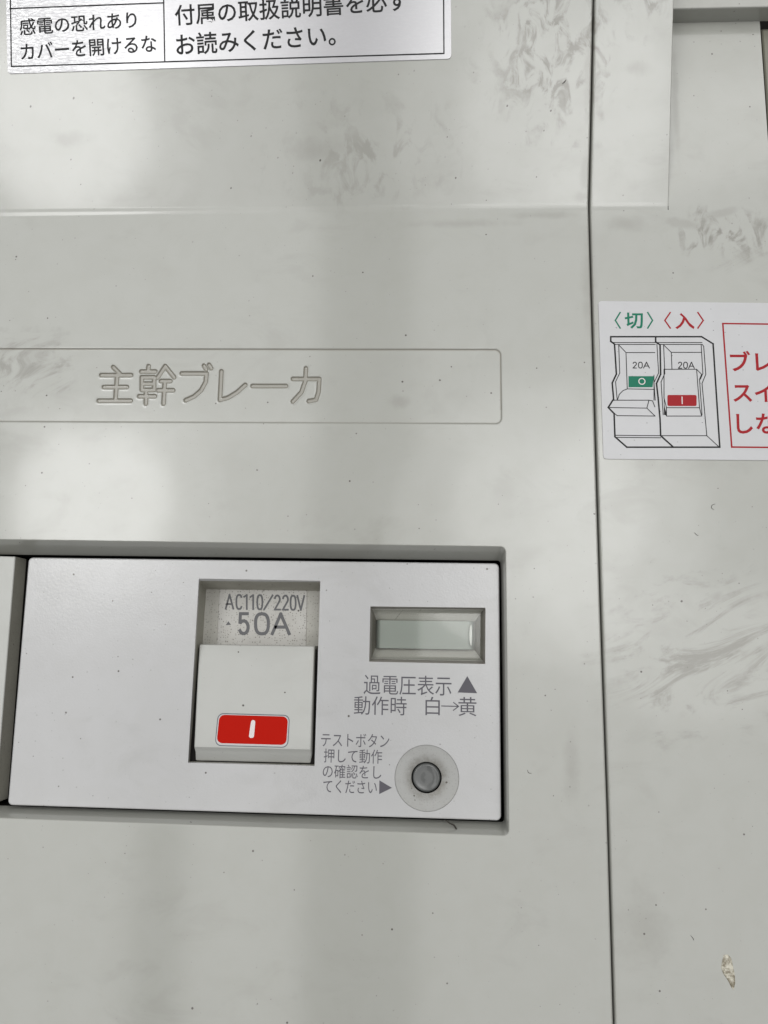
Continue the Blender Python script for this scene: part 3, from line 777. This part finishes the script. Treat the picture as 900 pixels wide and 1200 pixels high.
line(mb, [(1120, 383), (846.6, 379.6), (857.0, 524.2), (1120, 526.5)], 0.26, z3)
lettering(mb, 'ブレ', 855.2, 411.5, 904.5, 435.5, z3, at, 0.02)
lettering(mb, 'スイ', 858.4, 449.4, 905.5, 471.5, z3, at, 0.02)
lettering(mb, 'しな', 862.6, 484.8, 909.5, 508.6, z3, at, 0.02)
mb.build('red_print', M_redink, st)
mb = MB()
line(mb, [(486,555),(487,587)], 0.16, zc(0.195), cp)
c_ = cp(294, 480); o1 = circ(c_, 17/K/7.3, 0.19, 24); o2 = circ(c_, 12.5/K/7.3, 0.19, 24); mb.loft([o2, o1], smooth=False)
mb.build('white_print', M_wht, st)

# ------------------------------------------------------------------ small debris
def fibre(pts, rad, z, label, name='lint_fibre', cat='lint fibre', pick=at):
    P = [np.array([*pick(*p)[:2], 0.0]) for p in pts]
    base = [pick(*p)[2] for p in pts]
    Q = []
    n = len(P)
    for i in range(n-1):                          # smooth the path
        for k in range(4):
            t = k/4; p0 = P[max(i-1,0)]; p1 = P[i]; p2 = P[i+1]; p3 = P[min(i+2,n-1)]
            q = 0.5*((2*p1)+(-p0+p2)*t+(2*p0-5*p1+4*p2-p3)*t*t+(-p0+3*p1-3*p2+p3)*t**3)
            q[2] = base[i]+(base[i+1]-base[i])*t+z; Q.append(q)
    q = P[-1].copy(); q[2] = base[-1]+z; Q.append(q)
    mb = MB(); loops = []
    for i, q in enumerate(Q):
        d = Q[min(i+1, len(Q)-1)]-Q[max(i-1, 0)]; d[2] = 0; d = d/(np.linalg.norm(d)+1e-9); s_ = np.array([-d[1], d[0], 0])
        rr = rad*(0.35+0.65*math.sin(math.pi*(i+0.5)/len(Q)))
        loops.append([q+s_*rr*math.cos(a)+np.array([0, 0, rr*math.sin(a)]) for a in (k*math.pi/3 for k in range(6))])
    mb.loft(loops)
    return tag(mb.build(name, M_fibre), label, cat, 'stray fibres stuck to the covers')
aW = lambda px, py: at(px, py, -1.0)
fibre([(521.5, 960.5), (527, 964.5), (532, 967), (535.5, 972.5), (541, 976.5)], 0.13, 0.1, 'black hair stuck under the lower edge of the breaker below the test button', pick=lambda a, b: at(a, b, -1.6))
fibre([(838.2, 590.5), (834.4, 592), (833.8, 595.5), (837, 597.6)], 0.036, 0.05, 'tiny hooked fibre on the side cover below the instruction sticker')
fibre([(813.5, 624), (816.5, 627), (818.5, 627.6)], 0.036, 0.05, 'tiny straight fibre slightly lower left of the hooked one')
fibre([(659, 98.5), (662, 95.6), (663, 94.2)], 0.07, 0.05, 'short black fibre on the raked face left of the seam near the top', pick=up)
fibre([(618, 902), (619.5, 905.6), (623, 906.2)], 0.036, 0.05, 'tiny curled fibre right of the breaker opening')
fibre([(809, 1096), (812, 1099.5), (813, 1102)], 0.036, 0.05, 'tiny fibre just up and left of the dried glue fleck')

# dried glue fleck low on the side cover
m, b, t = mat('dried_glue', (0.36, 0.31, 0.22), 0.3); p = t.pos()
t.put(b.inputs['Base Color'], t.mix(t.ramp(t.noise(p, 1.4, 5, 0.7), 0.4, 0.62), (0.22, 0.19, 0.13, 1), (0.60, 0.57, 0.47, 1)))
b.inputs['Coat Weight'].default_value = 0.4
bp = t.node('ShaderNodeBump'); bp.inputs['Distance'].default_value = 0.001
t.put(bp.inputs['Height'], t.math('MULTIPLY', t.noise(p, 1.5, 3), 0.2)); t.l.new(bp.outputs[0], b.inputs['Normal'])
outl = [(848,1119),(853,1118.5),(857,1123),(859,1132),(861,1142),(861.5,1152),(860,1160),(857.5,1158),(853,1149),(847.5,1141),(845,1134),(846,1127)]
L = [at(*p_) for p_ in outl]; ctr = sum(L)/len(L)
mb = MB()
sc_ = lambda k, z: [((p_[0]-ctr[0])*k+ctr[0], (p_[1]-ctr[1])*k+ctr[1], z*(0.7+0.6*random.random())) for p_ in L]
loops = [zset(sc_(1.0, 0), 0.0), sc_(0.93, 0.13), sc_(0.7, 0.07), sc_(0.35, 0.10)]
mb.loft(loops, flip=(L[0][0]*0 > 1)); mb.cap(loops[-1])
tag(mb.build('glue_fleck', m), 'small brown teardrop of dried glue low on the side cover', 'glue fleck')

for o in sc.objects:
    if '_o' in o: del o['_o']
